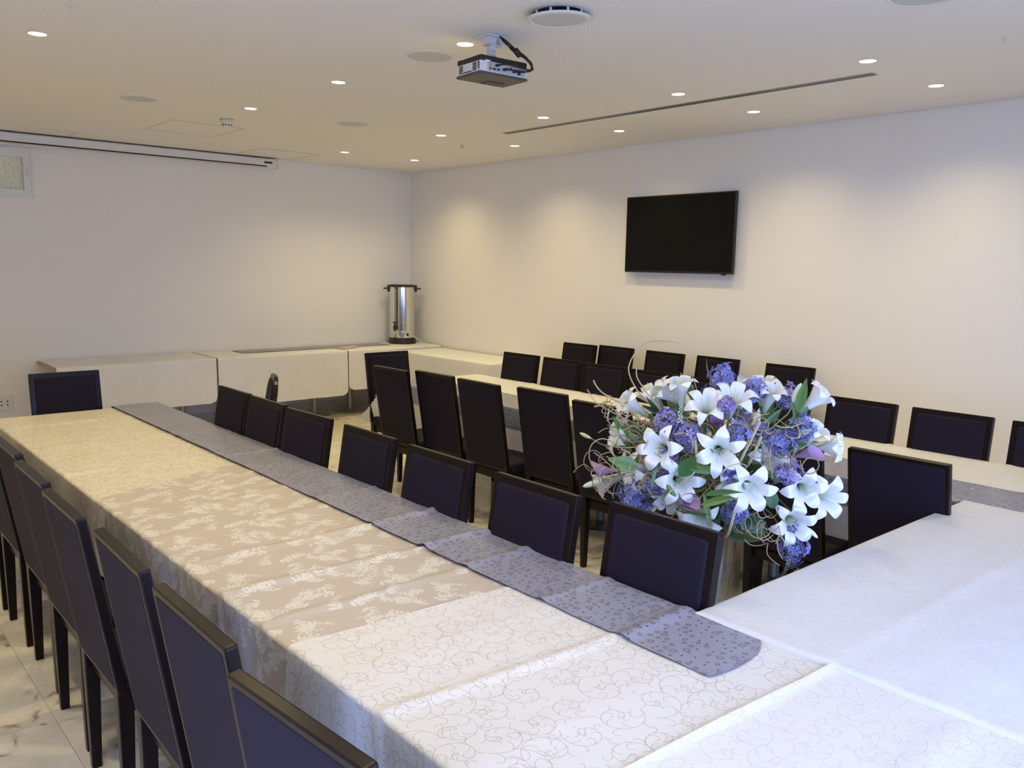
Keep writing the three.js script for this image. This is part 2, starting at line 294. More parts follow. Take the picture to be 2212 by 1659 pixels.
{   // roll-up projection screen case
  const t = thing('projection_screen', 'long white roll-up projection screen case mounted at the top of the far wall', 'screen', [0, 0, 0]);
  const x0 = -5.6, x1 = -1.83, y0 = 2.742, y1 = 2.838;
  mesh('case', rbox(x1 - x0, y1 - y0, 0.10, 0.014, (x0 + x1) / 2, (y0 + y1) / 2, 0.062, 3), M.white, t);
  mesh('slot', box(x0 + 0.05, x1 - 0.12, y0 + 0.006, y0 + 0.018, 0.1105, 0.1135), M.blackGap, t);
  mesh('bottom_bar', rbox(x1 - x0 - 0.2, 0.012, 0.03, 0.005, (x0 + x1) / 2 - 0.02, y0 - 0.008, 0.085), M.white, t);
  mesh('end_cap', rbox(0.02, y1 - y0 + 0.006, 0.106, 0.01, x1 + 0.008, (y0 + y1) / 2, 0.062), M.whitePlastic, t);
  mesh('badge', box(x1 - 0.15, x1 - 0.055, y0 + 0.042, y0 + 0.062, 0.1105, 0.1135), M.black, t);
}
// ---------------------------------------------------------------- projector
{
  const t = thing('projector', 'white and black ceiling projector with ports and cables, hanging in mid-ceiling', 'projector', [-3.32, 2.635, 5.61], -0.055);
  const w = 0.145, d = 0.10;         // x half, z half
  mesh('mount_plate', rbox(0.13, 0.006, 0.12, 0.003, 0, H - 2.635 - 0.004, -0.02), M.whitePlastic, t);
  mesh('mount_bracket', [rbox(0.05, 0.035, 0.05, 0.004, 0, 0.195, -0.02), rbox(0.004, 0.04, 0.05, 0.001, 0.038, 0.188, 0), rbox(0.004, 0.04, 0.05, 0.001, -0.038, 0.188, 0), rbox(0.08, 0.004, 0.05, 0.001, 0, 0.17, 0)], M.whitePlastic, t);
  mesh('mount_pole', [rbox(0.036, 0.085, 0.036, 0.004, 0, 0.135, -0.01), rbox(0.06, 0.012, 0.06, 0.003, 0, 0.099, -0.01)], M.whitePlastic, t);
  for (const [x, y] of [[-0.008, 0.145], [0.008, 0.145], [-0.008, 0.122], [0.008, 0.122]]) mesh('bolt', cyl(0.003, 0.003, 0.003, 0, 0, 0, 10).rotateX(Math.PI / 2).translate(x, y, 0.008), M.greyMetal, t);
  mesh('top_shell', rbox(2 * w, 0.030, 2 * d, 0.010, 0, 0.080, 0, 3), M.black, t);
  mesh('body', rbox(2 * w - 0.004, 0.052, 2 * d - 0.004, 0.006, 0, 0.044, 0, 3), M.whitePlastic, t);
  mesh('bottom_shell', rbox(2 * w + 0.004, 0.014, 2 * d + 0.004, 0.006, 0, 0.012, 0, 3), std(0.10, 0.085, 0.07, 0.5), t);
  mesh('lamp_cover', rbox(0.10, 0.006, 0.07, 0.002, 0.04, 0.004, -0.05), std(0.06, 0.05, 0.045, 0.5), t);
  mesh('lens', lathe([[0.001, 0.03], [0.026, 0.03], [0.03, 0.024], [0.03, 0]]).rotateX(-Math.PI / 2).translate(0.06, 0.046, -d - 0.004), M.black, t);
  // port panel on the back (toward the camera)
  mesh('port_panel', rbox(0.23, 0.04, 0.003, 0.001, 0.015, 0.044, d - 0.001), std(0.50, 0.52, 0.55, 0.5), t);
  for (const [x, y, pw, ph, c] of [[-0.085, 0.054, 0.012, 0.012, 0], [-0.085, 0.036, 0.012, 0.012, 1], [-0.062, 0.035, 0.018, 0.008, 2], [-0.036, 0.036, 0.018, 0.008, 2], [0.0, 0.04, 0.022, 0.010, 2], [0.04, 0.052, 0.012, 0.008, 2], [0.058, 0.038, 0.014, 0.010, 2], [0.09, 0.034, 0.02, 0.012, 2], [-0.05, 0.052, 0.01, 0.01, 3]])
    mesh('port', box(x - pw / 2, x + pw / 2, y - ph / 2, y + ph / 2, d - 0.0005, d + 0.0025), [std(0.45, 0.36, 0.05, 0.4), std(0.5, 0.04, 0.04, 0.4), M.black, std(0.05, 0.12, 0.45, 0.4)][c], t);
  mesh('sticker', box(-0.115, -0.085, 0.066, 0.073, d - 0.002, d + 0.001), M.white, t);
  // vents on the left side
  const vent = []; for (let i = 0; i < 4; i++) for (let j = 0; j < 5; j++) { vent.push([-0.075 + i * 0.008, 0.028 + j * 0.008]); vent.push([0.04 + i * 0.008, 0.028 + j * 0.008]); if (i < 2) vent.push([0.082 + i * 0.007, 0.032 + j * 0.007]); }
  for (let i = 0; i < 8; i++) vent.push([-0.04 + i * 0.009, 0.026]);
  const vg = box(-w - 0.0005, -w + 0.004, -0.0022, 0.0022, -0.0025, 0.0025);
  for (const [z, y] of vent) { const q = mesh('vent_hole', vg, M.black, t); q.position.set(0, y, z); }
  // cables from the ceiling to the ports
  const c0 = [V(0.02, 0.214, 0.03), V(0.035, 0.19, 0.05), V(0.07, 0.155, 0.07), V(0.11, 0.125, 0.095), V(0.145, 0.09, 0.12), V(0.14, 0.055, 0.135)];
  for (let k = 0; k < 3; k++) mesh('cable', tube([...c0.map((p, i) => V(p.x + Math.sin(i * 1.9 + k * 2.1) * 0.006, p.y + Math.cos(i * 1.4 + k * 2.1) * 0.005, p.z + k * 0.003)), V([0.10, 0.05, -0.02][k], [0.040, 0.040, 0.058][k], 0.13), V([0.058, 0.0, -0.05][k], [0.038, 0.04, 0.052][k], d + 0.012)], 0.0042, 60, 6), M.black, t);
  mesh('cable_tie', rbox(0.03, 0.045, 0.02, 0.008, 0, 0, 0).rotateZ(0.9).translate(0.092, 0.138, 0.085), M.black, t);
  for (const [x, y] of [[0.058, 0.038], [0.0, 0.04], [-0.05, 0.052]]) mesh('plug', rbox(0.016, 0.010, 0.026, 0.003, x, y, d + 0.014), M.black, t);
}
// ---------------------------------------------------------------- television and socket
{
  const t = thing('television', 'black flat television mounted on the right-hand wall', 'television', [0, 0, 4.255]);
  mesh('wall_bracket', rbox(0.04, 0.25, 0.35, 0.004, -0.024, 2.03, 0), M.black, t);
  mesh('cabinet', rbox(0.03, 0.685, 1.19, 0.006, -0.057, 2.032, 0), M.black, t);
  mesh('screen', rbox(0.004, 0.655, 1.166, 0.001, -0.0725, 2.036, 0), phys(0.006, 0.006, 0.006, 0.22, { specularIntensity: 0.35 }), t);
  mesh('sensor', rbox(0.012, 0.012, 0.045, 0.003, -0.062, 1.685, 0.50), M.black, t);
}
{
  const t = thing('wall_socket', 'white double wall socket low on the far wall at the left edge', 'socket', [-4.535, 0.37, 0.004]);
  mesh('plate', rbox(0.13, 0.14, 0.012, 0.005, -0.02, 0, 0.003), M.whitePlastic, t);
  for (const [x, y] of [[0.0, 0.016], [0.0, -0.018], [-0.05, 0.016], [-0.05, -0.018]]) mesh('hole', cyl(0.007, 0.007, 0.004, 0, 0, 0, 14).rotateX(Math.PI / 2).translate(x, y, 0.0075), M.black, t);
}

// ---------------------------------------------------------------- tables
function table(x0, x1, z0, z1, top, label, group, off = 0) {
  const legMat = M.greyMetal;
  const t = thing('banquet_table', label, 'table', [(x0 + x1) / 2, 0, (z0 + z1) / 2], 0, group), w = x1 - x0, d = z1 - z0;
  mesh('tabletop', rbox(w, 0.026, d, 0.004, 0, top - 0.013, 0), M.oak, t);
  const alongZ = d > w, L = (alongZ ? d : w) / 2 - 0.22;
  for (const s of [-1, 1]) {
    const px = alongZ ? off : s * L, pz = alongZ ? s * L : 0;
    mesh('pole', cyl(0.03, 0.03, top - 0.04, px, 0.014, pz, 20), legMat, t);
    mesh('foot', lathe([[0.001, 0.022], [0.045, 0.022], [0.06, 0.014], [0.175, 0.008], [0.18, 0.0], [0.001, 0]]).translate(px, 0, pz), legMat, t);
  }
  return t;
}
// a cloth over a table: top, rounded edges, hanging sides; parameters in metres
function clothGeo({ x0, x1, z0, z1, top, dl = 0, dr = 0, df = 0, dn = 0, ridges = [], r = 0.016, ds = 0.03, dt = 0.012, wave = 0.012, corner = 0, slantF = 0, slantN = 0, rough = 0.0016, ph = 0, tip = 0, waveN = 7, flare = 0.12, bulge = 0, bulgeAt = 0 }) {
  const S = [], Tt = [];
  const samples = (lo, hi, a, b, step, out) => {       // denser near the table edges a and b
    const add = (p, q, h) => { const n = Math.max(1, Math.ceil((q - p) / h)); for (let i = 0; i < n; i++) out.push(p + (q - p) * i / n); };
    const marks = [...new Set([lo, Math.max(lo, a - 0.02), Math.min(hi, a + 0.03), Math.max(lo, b - 0.03), Math.min(hi, b + 0.02), hi])].sort((p, q) => p - q);
    for (let i = 0; i + 1 < marks.length; i++) add(marks[i], marks[i + 1], marks[i + 1] - marks[i] < 0.06 ? 0.006 : step); out.push(hi);
  };
  samples(x0 - dl, x1 + dr, x0, x1, ds, S); samples(z0 - df, z1 + dn, z0, z1, dt, Tt);
  const fold = (v, lo, hi, hasLo, hasHi) => {
    const f = (e) => e < r * 1.5708 ? [r * Math.sin(e / r), r * (1 - Math.cos(e / r)), 0] : [r, r + e - r * 1.5708, 1];
    if (hasLo && v < lo) { const q = f(lo - v); return [lo - q[0], q[1], -1]; } if (hasHi && v > hi) { const q = f(v - hi); return [hi + q[0], q[1], 1]; } return [v, 0, 0];
  };
  const pos = [], uv = [], nS = S.length, nT = Tt.length;
  for (let j = 0; j < nT; j++) for (let i = 0; i < nS; i++) {
    const s = S[i]; let t = Tt[j];
    const k = (s - x0) / (x1 - x0), kc = Math.min(1, Math.max(0, k)), j01 = (t - z0) / (z1 - z0);
    t += slantF * kc * (1 - j01) + slantN * kc * j01;
    let e = Math.max(x0 - s, s - x1, 0);
    if (corner) {                                       // rounded bottom corners of the hanging front (dn side)
      const D = t - z1, lim = dn - corner; if (D > lim) { const inset = corner - Math.sqrt(Math.max(0, corner * corner - (D - lim) ** 2)); const c = (x0 - dl + x1 + dr) / 2, hw = (x1 + dr - x0 + dl) / 2; const f = (hw - inset) / hw; pos.push(0); pos.pop(); S.cur = c + (s - c) * f; } else S.cur = s;
    } else S.cur = s;
    const sc = S.cur;
    if (tip && j01 > 0) { const q = Math.max(0, (t - (z1 - tip)) / tip); if (q > 0) t = z1 - tip + tip * q * (0.25 + 0.75 * Math.sqrt(Math.max(0, 1 - Math.pow(Math.abs(2 * kc - 0.75) / 1.35, 2.2)))); }
    const [x, d1, sx] = fold(sc, x0, x1, dl > 0, dr > 0), [z, d2, sz] = fold(t, z0, z1, df > 0, dn > 0);
    let X = x, Z = z, down = Math.max(d1, d2), out = Math.min(d1, d2);
    const hang = Math.min(1, down / 0.35), w1 = wave * hang * (Math.sin(t * waveN + ph) + 0.6 * Math.sin(t * waveN * 2.3 + 1.7 + ph)), w2 = wave * hang * (Math.sin(s * waveN + ph) + 0.6 * Math.sin(s * waveN * 2.3 + 1.7));
    if (sx && d1 > 0) X += sx * (w1 + out * 0.45 + d1 * flare * 0.3); if (sz && d2 > 0) Z += sz * (w2 + out * 0.45 + d2 * flare * 0.3);
    if (out > 0) down -= out * 0.12;
    if (bulge && sx < 0) X -= bulge * hang * Math.exp(-(((t - bulgeAt) / 0.2) ** 2));
    let y = top - down, lift = 0;
    for (const [t0, amp, wd, sk] of ridges) { const q = (t - t0 - (sk || 0) * (kc - 0.5) - 0.02 * (n8(kc * 0.6 + t0, t0 * 0.3) - 0.5)) / (wd || 0.014); if (Math.abs(q) < 4) lift += amp * Math.exp(-q * q) * (0.55 + 0.9 * n8(kc * 0.8 + t0 * 3.1, t0)); }
    lift += rough * (n8(s * 0.55 + ph, t * 0.5) + 0.7 * n32(s * 0.2, t * 0.4 + ph) - 0.85);
    const fr = 1 - Math.min(1, down / 0.03); y += Math.max(-0.0012, lift) * fr;
    if (down > 0.03) { if (sx && d1 >= d2) X += sx * lift * 0.8; else if (sz) Z += sz * lift * 0.6; }
    pos.push(X, y, Z); uv.push(s, t);
  }
  const idx = []; for (let j = 0; j + 1 < nT; j++) for (let i = 0; i + 1 < nS; i++) { const a = j * nS + i, b = a + 1, c = a + nS, d = c + 1; idx.push(a, c, b, b, c, d); }
  const g = new THREE.BufferGeometry(); g.setAttribute('position', new THREE.Float32BufferAttribute(pos, 3)); g.setAttribute('uv', new THREE.Float32BufferAttribute(uv, 2)); g.setIndex(idx); g.computeVertexNormals(); return g;
}
function cloth(label, mat, o, group, name = 'tablecloth', cat = 'tablecloth') { return tag(mesh(name, clothGeo(o), mat), label, cat, group); }

// left long table row (x -5.18 .. -4.22)
const LX0 = -5.175, LX1 = -4.225, LT = 0.765;
[[3.22, 4.98], [5.0, 6.78], [6.8, 8.58]].forEach(([z0, z1], i) => table(LX0 + 0.012, LX1 - 0.012, z0, z1, LT - 0.002, ['table under the patterned cream cloth at the far end of the left row', 'table under the beige damask cloth in the middle of the left row', 'table under the white vine cloth at the near end of the left row'][i], 'tables of the left row'));
cloth('cream cloth with fine dark scrolls on the far part of the left table', C_far, { x0: LX0, x1: LX1, z0: 3.215, z1: 5.55, top: LT + 0.001, dl: 0.285, dr: 0.25, df: 0.34, slantN: -0.30, ridges: [[3.59, 0.006, 0.012], [4.27, 0.005, 0.012], [4.9, 0.005, 0.012], [4.58, 0.002, 0.03]], ph: 0.4 }, 'cloths of the left row');
cloth('beige and white damask cloth on the middle of the left table', C_damask, { x0: LX0, x1: LX1, z0: 5.40, z1: 7.16, top: LT + 0.004, dl: 0.285, dr: 0.25, slantF: -0.36, ridges: [[5.42, 0.004, 0.016, -0.35], [5.72, 0.004, 0.03, -0.2], [6.05, 0.003, 0.03], [6.37, 0.007, 0.014], [6.69, 0.009, 0.015, 0.05], [6.94, 0.006, 0.018]], ph: 1.4, wave: 0.016 }, 'cloths of the left row');
cloth('white cloth with tan vine scrolls on the near part of the left table', C_vine, { x0: LX0, x1: LX1, z0: 7.10, z1: 8.05, top: LT + 0.0075, dl: 0.285, dr: 0.25, slantF: 0.07, ridges: [[7.12, 0.003, 0.012, 0.07], [7.33, 0.002, 0.04], [7.57, 0.007, 0.018, 0.08], [7.8, 0.002, 0.05]], ph: 2.2, wave: 0.008 }, 'cloths of the left row');
cloth('white cloth with pale vine scrolls at the near end of the left table', C_vineWhite, { x0: LX0, x1: LX1, z0: 7.985, z1: 8.60, top: LT + 0.011, dl: 0.285, dr: 0.25, dn: 0.34, slantF: 0.05, ridges: [[8.0, 0.008, 0.02, 0.05], [8.36, 0.003, 0.04], [8.5, 0.003, 0.02]], ph: 3.0 }, 'cloths of the left row');
cloth('grey star-patterned runner along the right edge of the left table', C_runner, { x0: -4.50, x1: LX1 + 0.004, z0: 3.20, z1: 7.89, top: LT + 0.0135, dr: 0.09, df: 0.18, ds: 0.02, dt: 0.010, tip: 0.12, wave: 0.004, rough: 0.004, ridges: [[3.62, 0.003, 0.02], [4.4, 0.003, 0.02], [5.0, 0.004, 0.018], [5.5, 0.003, 0.03], [5.95, 0.004, 0.016], [6.38, 0.008, 0.022], [6.705, 0.011, 0.022], [6.94, 0.006, 0.022], [7.3, 0.006, 0.018], [7.605, 0.010, 0.026]], ph: 0.9 }, null, 'table_runner', 'runner');

// connecting table at the right foreground
const RT = 0.787;
table(-4.17, -2.40, 7.655, 8.57, RT - 0.002, 'table under the plain white cloth joining the two long rows', null);
cloth('plain white cloth on the connecting table in the right foreground', C_plain, { x0: -4.214, x1: -2.388, z0: 7.648, z1: 8.575, top: RT, dl: 0.030, dr: 0.030, df: 0.32, dn: 0.32, r: 0.016, flare: 0, ds: 0.02, dt: 0.014, ridges: [[8.04, 0.0022, 0.03, 0.03], [8.3, 0.001, 0.05]], rough: 0.002, ph: 5 });

// middle long table row (x -2.355 .. -1.42)
const MX0 = -2.352, MX1 = -1.425;
[[3.18, 4.95], [4.97, 6.74], [6.76, 8.53]].forEach(([z0, z1], i) => table(MX0 + 0.012, MX1 - 0.012, z0, z1, LT - 0.002, ['table under cream cloth at the far end of the middle row', 'table under cream cloth halfway along the middle row', 'table under cream cloth at the right end of the middle row'][i], 'tables of the middle row', -0.07));
cloth('cream cloth on the far half of the middle table', C_plain, { x0: MX0, x1: MX1, z0: 3.165, z1: 5.9, top: LT + 0.001, dl: 0.37, dr: 0.30, df: 0.37, ridges: [[3.9, 0.003, 0.02], [4.6, 0.003, 0.02], [5.3, 0.003, 0.02]], dt: 0.02, ph: 2, wave: 0.012, flare: 0.04, bulge: 0.06, bulgeAt: 3.22 }, 'cloths of the middle row');
cloth('cream cloth on the near right half of the middle table', C_plain, { x0: MX0, x1: MX1, z0: 5.85, z1: 8.55, top: LT + 0.005, dl: 0.37, dr: 0.30, dn: 0.3, ridges: [[6.4, 0.003, 0.02], [6.93, 0.005, 0.015, -0.1], [7.55, 0.005, 0.015, -0.1], [8.1, 0.003, 0.02]], dt: 0.02, ph: 4, wave: 0.018 }, 'cloths of the middle row');
cloth('grey star-patterned runner hanging over the edge of the middle table', C_runner, { x0: MX0 - 0.004, x1: -2.0, z0: 3.16, z1: 8.45, top: LT + 0.0105, dl: 0.14, df: 0.16, ds: 0.02, dt: 0.012, wave: 0.006, rough: 0.005, ridges: [[3.8, 0.003, 0.02], [4.5, 0.003, 0.02], [5.2, 0.003, 0.02], [6.1, 0.004, 0.02], [6.9, 0.004, 0.02], [7.4, 0.004, 0.03], [7.75, 0.005, 0.02]], ph: 1.2 }, null, 'table_runner', 'runner');

// buffet tables along the far wall and in the corner
const BT = 0.752;
[[-4.275, -2.82], [-2.80, -1.33], [-1.31, -0.02]].forEach(([x0, x1], i) => table(x0, x1, 0.02, 0.685, BT - 0.002, ['buffet table at the left end of the far wall, brown edge showing', 'buffet table in the middle of the far wall', 'buffet table in the far corner under the urn'][i], 'buffet tables along the far wall'));
const bw = { z0: 0.022, z1: 0.69, top: BT + 0.001, dn: 0.46, wave: 0.006, corner: 0.07, ds: 0.02, dt: 0.02, waveN: 9, rough: 0.002, flare: 0.05 };
cloth('white cloth hanging in front of the leftmost buffet table', C_buffet, { ...bw, x0: -4.262, x1: -2.812, ph: 0.3 }, 'buffet cloths');
cloth('white cloth hanging in front of the middle buffet table', C_buffet, { ...bw, x0: -2.795, x1: -1.318, dn: 0.51, ph: 1.3 }, 'buffet cloths');
cloth('white cloth on the buffet table in the corner under the urn', C_buffet, { ...bw, x0: -1.305, x1: -0.022, top: BT + 0.002, ph: 2.3 }, 'buffet cloths');
table(-0.625, -0.02, 0.74, 2.36, BT - 0.03, 'buffet table against the TV wall beside the corner', null);
cloth('white cloth on the buffet table against the TV wall nearest the corner', C_buffet, { x0: -0.64, x1: -0.022, z0: 0.735, z1: 1.90, top: BT - 0.028, dl: 0.44, ds: 0.02, dt: 0.02, wave: 0.008, ridges: [[1.35, 0.004, 0.012]], ph: 1 }, 'cloths on the TV wall buffet');
cloth('white cloth draped over the free end of the TV wall buffet table', C_buffet, { x0: -0.645, x1: -0.024, z0: 1.88, z1: 2.385, top: BT - 0.024, dl: 0.44, dn: 0.44, ds: 0.02, dt: 0.02, wave: 0.006, flare: 0.3, ph: 3 }, 'cloths on the TV wall buffet');
cloth('narrow grey runner lying on the buffet against the far wall', C_runner, { x0: -2.40, x1: -0.55, z0: 0.10, z1: 0.40, top: BT + 0.006, ds: 0.02, dt: 0.02, rough: 0.004, ph: 1 }, null, 'table_runner', 'runner');
{
  const t = thing('napkin', 'small folded beige napkin on the buffet in front of the grey runner', 'napkin', [-1.17, BT + 0.006, 0.46], 0.25);
  mesh('layer', rbox(0.24, 0.004, 0.12, 0.0015, 0, 0.003, 0), std(0.62, 0.50, 0.36, 0.8), t); mesh('layer', rbox(0.20, 0.004, 0.11, 0.0015, 0.01, 0.007, 0.003).rotateY(0.05), std(0.66, 0.55, 0.42, 0.8), t);
}
{   // hot water urn
  const t = thing('water_urn', 'tall stainless steel hot water urn with black lid in the far corner', 'urn', [-0.285, BT + 0.003, 0.25], -0.62), R = 0.158;
  mesh('base', lathe([[0.001, 0], [R + 0.012, 0], [R + 0.012, 0.012], [R + 0.004, 0.07], [R - 0.006, 0.078], [0.001, 0.078]], 48), M.black, t);
  mesh('body', lathe([[R - 0.004, 0.074], [R, 0.078], [R, 0.150], [R - 0.002, 0.153], [R - 0.002, 0.157], [R, 0.160], [R, 0.690], [R + 0.004, 0.694], [0.001, 0.694]], 64), M.steel, t);
  mesh('lid', lathe([[0.001, 0.722], [0.05, 0.722], [R - 0.02, 0.720], [R + 0.006, 0.715], [R + 0.008, 0.692], [R - 0.01, 0.690]], 48), M.black, t);
  for (const s of [-1, 1]) mesh('handle', [rbox(0.03, 0.085, 0.05, 0.008, s * (R + 0.008), 0.672, 0), rbox(0.06, 0.018, 0.045, 0.006, s * (R + 0.04), 0.672, 0)], M.black, t);
  const q = -0.42;       // sight gauge and tap, a little left of the middle
  mesh('sight_gauge', [rbox(0.034, 0.50, 0.018, 0.006, 0, 0.44, R + 0.006).rotateY(q)], M.black, t);
  mesh('gauge_tube', cyl(0.004, 0.004, 0.46, 0, 0.21, 0, 12).translate(0, 0, R + 0.016).rotateY(q), std(0.6, 0.62, 0.62, 0.1), t);
  mesh('tap', [rbox(0.04, 0.05, 0.05, 0.008, 0, 0.205, R + 0.022), cyl(0.013, 0.017, 0.05, 0, 0.165, R + 0.05, 16), rbox(0.022, 0.022, 0.05, 0.006, 0, 0.215, R + 0.05), rbox(0.012, 0.045, 0.012, 0.003, 0, 0.25, R + 0.055), rbox(0.045, 0.012, 0.016, 0.004, 0, 0.268, R + 0.055)].map((g) => g.rotateY(q)), M.black, t);
  mesh('thermostat_knob', cyl(0.022, 0.024, 0.022, 0, 0, 0, 24).rotateX(Math.PI / 2).translate(0, 0.115, R - 0.003).rotateY(-0.02), M.steel, t);
  mesh('switch', rbox(0.026, 0.034, 0.012, 0.003, 0, 0.115, R + 0.002).rotateY(0.45), M.black, t);
  for (const [w, y] of [[-0.9, 0.12], [0.95, 0.12]]) mesh('screw', cyl(0.004, 0.004, 0.004, 0, 0, 0, 10).rotateX(Math.PI / 2).translate(0, y, R).rotateY(w), M.black, t);
  mesh('power_cord', tube([V(0.12, 0.1, 0.10), V(0.2, 0.06, 0.15), V(0.26, 0.02, 0.24), V(0.28, 0.008, 0.32), V(0.24, 0.006, 0.45)].map((p) => p), 0.004, 40, 6), M.whitePlastic, t);
}

// ---------------------------------------------------------------- chairs
const CW = 0.41, CH = 0.565, RAKE = 0.158, BACK_Y = 0.43;
const place = (g) => g.rotateX(-RAKE).translate(0, BACK_Y, -0.20);
function rectPath(P, w, y0, y1, rTop, rBot) {
  const h = w / 2; P.moveTo(-h + rBot, y0); P.lineTo(h - rBot, y0); P.quadraticCurveTo(h, y0, h, y0 + rBot); P.lineTo(h, y1 - rTop); P.absellipse ? P.bezierCurveTo(h, y1 - rTop * 0.45, h - rTop * 0.45, y1, h - rTop, y1) : 0;
  P.lineTo(-h + rTop, y1); P.bezierCurveTo(-h + rTop * 0.45, y1, -h, y1 - rTop * 0.45, -h, y1 - rTop); P.lineTo(-h, y0 + rBot); P.quadraticCurveTo(-h, y0, -h + rBot, y0); return P;
}
function padGeo(w, y0, y1, rTop, depth, puff) { const s = rectPath(new THREE.Shape(), w - 2 * puff, y0 + puff, y1 - puff, Math.max(0.006, rTop - puff), 0.006); return new THREE.ExtrudeGeometry(s, { depth: depth - puff, bevelEnabled: true, bevelThickness: puff, bevelSize: puff, bevelSegments: 4, curveSegments: 6 }); }
function taperLeg(x, y0, y1, z, w, d, k) { const g = new RoundedBoxGeometry(w, y1 - y0, d, 1, 0.004), p = g.attributes.position, h = y1 - y0; for (let i = 0; i < p.count; i++) { const q = (p.getY(i) + h / 2) / h, f = k + (1 - k) * q; p.setX(i, p.getX(i) * f); p.setZ(i, p.getZ(i) * f); } g.translate(x, (y0 + y1) / 2, z); g.computeVertexNormals(); return g; }
function chairGeos(rTop) {
  const fw = 0.026, f = rectPath(new THREE.Shape(), CW, 0, CH, rTop, 0.004); f.holes.push(rectPath(new THREE.Path(), CW - 2 * fw, fw, CH - fw, Math.max(0.004, rTop - fw), 0.004));
  return {
    back_frame: place(new THREE.ExtrudeGeometry(f, { depth: 0.020, bevelEnabled: true, bevelThickness: 0.0045, bevelSize: 0.0035, bevelSegments: 2, curveSegments: 8 }).translate(0, 0, 0.0045)),
    back_cushion: place(padGeo(CW - 2 * fw + 0.002, 0.03, CH - fw + 0.001, Math.max(0.006, rTop - fw), 0.020, 0.010).translate(0, 0, 0.0175)),
    rear_panel: place(padGeo(CW - 2 * 0.013, 0.013, CH - 0.013, Math.max(0.006, rTop - 0.013), 0.012, 0.003).rotateY(Math.PI).translate(0, 0, 0.0105)),
  };
}
const G_std = chairGeos(0.004), G_round = chairGeos(0.15);
const G_seat = rbox(CW - 0.006, 0.072, 0.39, 0.022, 0, 0.442, 0.018, 3), G_apron = rbox(CW - 0.03, 0.055, 0.385, 0.004, 0, 0.383, 0.018);
const G_legs = [[-1, 1], [1, 1], [-1, -1], [1, -1]].map(([sx, sz]) => sz > 0 ? taperLeg(sx * (CW / 2 - 0.026), 0, 0.41, 0.195, 0.046, 0.046, 0.6) : taperLeg(sx * (CW / 2 - 0.023), 0, BACK_Y + 0.02, -0.176, 0.044, 0.05, 0.62));
function buildChair(name, label, group, G) {
  const t = thing(name, label, 'chair', [0, 0, 0], 0, group);
  mesh('back_frame', G.back_frame, M.wenge, t); mesh('back_cushion', G.back_cushion, M.fabric, t); mesh('rear_panel', G.rear_panel, M.fabric, t);
  mesh('seat', G_seat, M.fabric, t); mesh('seat_frame', G_apron, M.wenge, t); G_legs.forEach((g) => mesh('leg', g, M.wenge, t)); return t;
}
let proto = null;
// a, b: where the rear top edge of the back stands; face: direction the sitter looks, as a turn about y (0 looks toward +z)
function chair(a, b, face, label, group) {
  const off = 0.20 + Math.sin(RAKE) * CH, c = proto ? proto.clone() : buildChair('dining_chair', label, group, G_std);
  if (proto) { c.name = numbered('dining_chair'); scene.add(c); c.userData = { label, category: 'chair', group }; } else proto = c;
  c.position.set(-b + Math.sin(face) * off, 0, a + Math.cos(face) * off); c.rotation.set(0, face, 0); return c;
}
const HP = Math.PI / 2;
// left side of the left table, facing it (+x)
[7.77, 7.26, 6.745, 6.215, 5.73, 5.22, 4.69, 4.17, 3.65].forEach((a, i) => chair(a, 5.485 + [0.03, 0.012, 0.005, 0.015, 0, -0.02, -0.02, -0.02, -0.02][i], HP + [0.09, 0.0, -0.02, 0, 0, 0, 0, 0, 0][i], `dark high-back chair on the left side of the left table, ${ordF[i]} from the camera`, 'chairs left of the left table'));
// right side of the left table, facing it (-x)
[7.435, 6.92, 6.345, 5.81, 5.24, 4.76, 4.31].forEach((a, i) => chair(a, [4.115, 4.16, 4.15, 4.14, 4.14, 4.13, 4.12][i], -HP + [0, 0, 0, 0, 0.05, 0, 0][i], `dark high-back chair on the right side of the left table, ${ordF[i]} from the camera`, 'chairs right of the left table'));
chair(2.965, 4.72, 0, 'dark high-back chair at the far head of the left table', 'head chairs');
// left side of the middle table, backs to the camera
[3.93, 4.34, 4.83, 5.35, 5.90, 6.44, 6.965, 7.485].forEach((a, i) => chair(a, [2.85, 2.76, 2.77, 2.70, 2.775, 2.75, 2.74, 2.71][i], HP + [0.03, 0.03, 0.0, 0.03, 0.02, 0.02, 0, 0][i], `dark chair, back to the camera, at the middle table, ${ordF[i]} from the far wall`, 'chairs left of the middle table'));
chair(2.965, 2.26, 0, 'dark high-back chair at the far head of the middle table', 'head chairs');
// far side of the middle table, facing the camera
[3.69, 4.185, 4.655, 5.12, 5.63, 6.15, 6.675, 7.175, 7.68].forEach((a, i) => chair(a, 1.355, -HP + [0.05, 0.02, 0.04, 0, 0, 0, 0.0, 0.02, 0][i], `dark chair behind the middle table facing the camera, ${ordF[i]} from the far wall`, 'chairs right of the middle table'));
// spare chairs against the TV wall
[3.30, 3.69, 4.265, 4.80, 5.475].forEach((a, i) => chair(a, [0.25, 0.16, 0.155, 0.12, 0.12][i], -HP + [0.05, 0.02, 0.02, 0.02, 0.02][i], `spare dark chair standing against the TV wall, ${ordF[i]} from the far corner`, 'spare chairs along the TV wall'));
{   // one chair with a rounded back, seen edge-on
  const c = buildChair('rounded_chair', 'dark chair with a rounded back seen edge-on near the far tables', undefined, G_round);
  c.position.set(-3.92, 0, 3.73); c.rotation.y = -1.93;
}

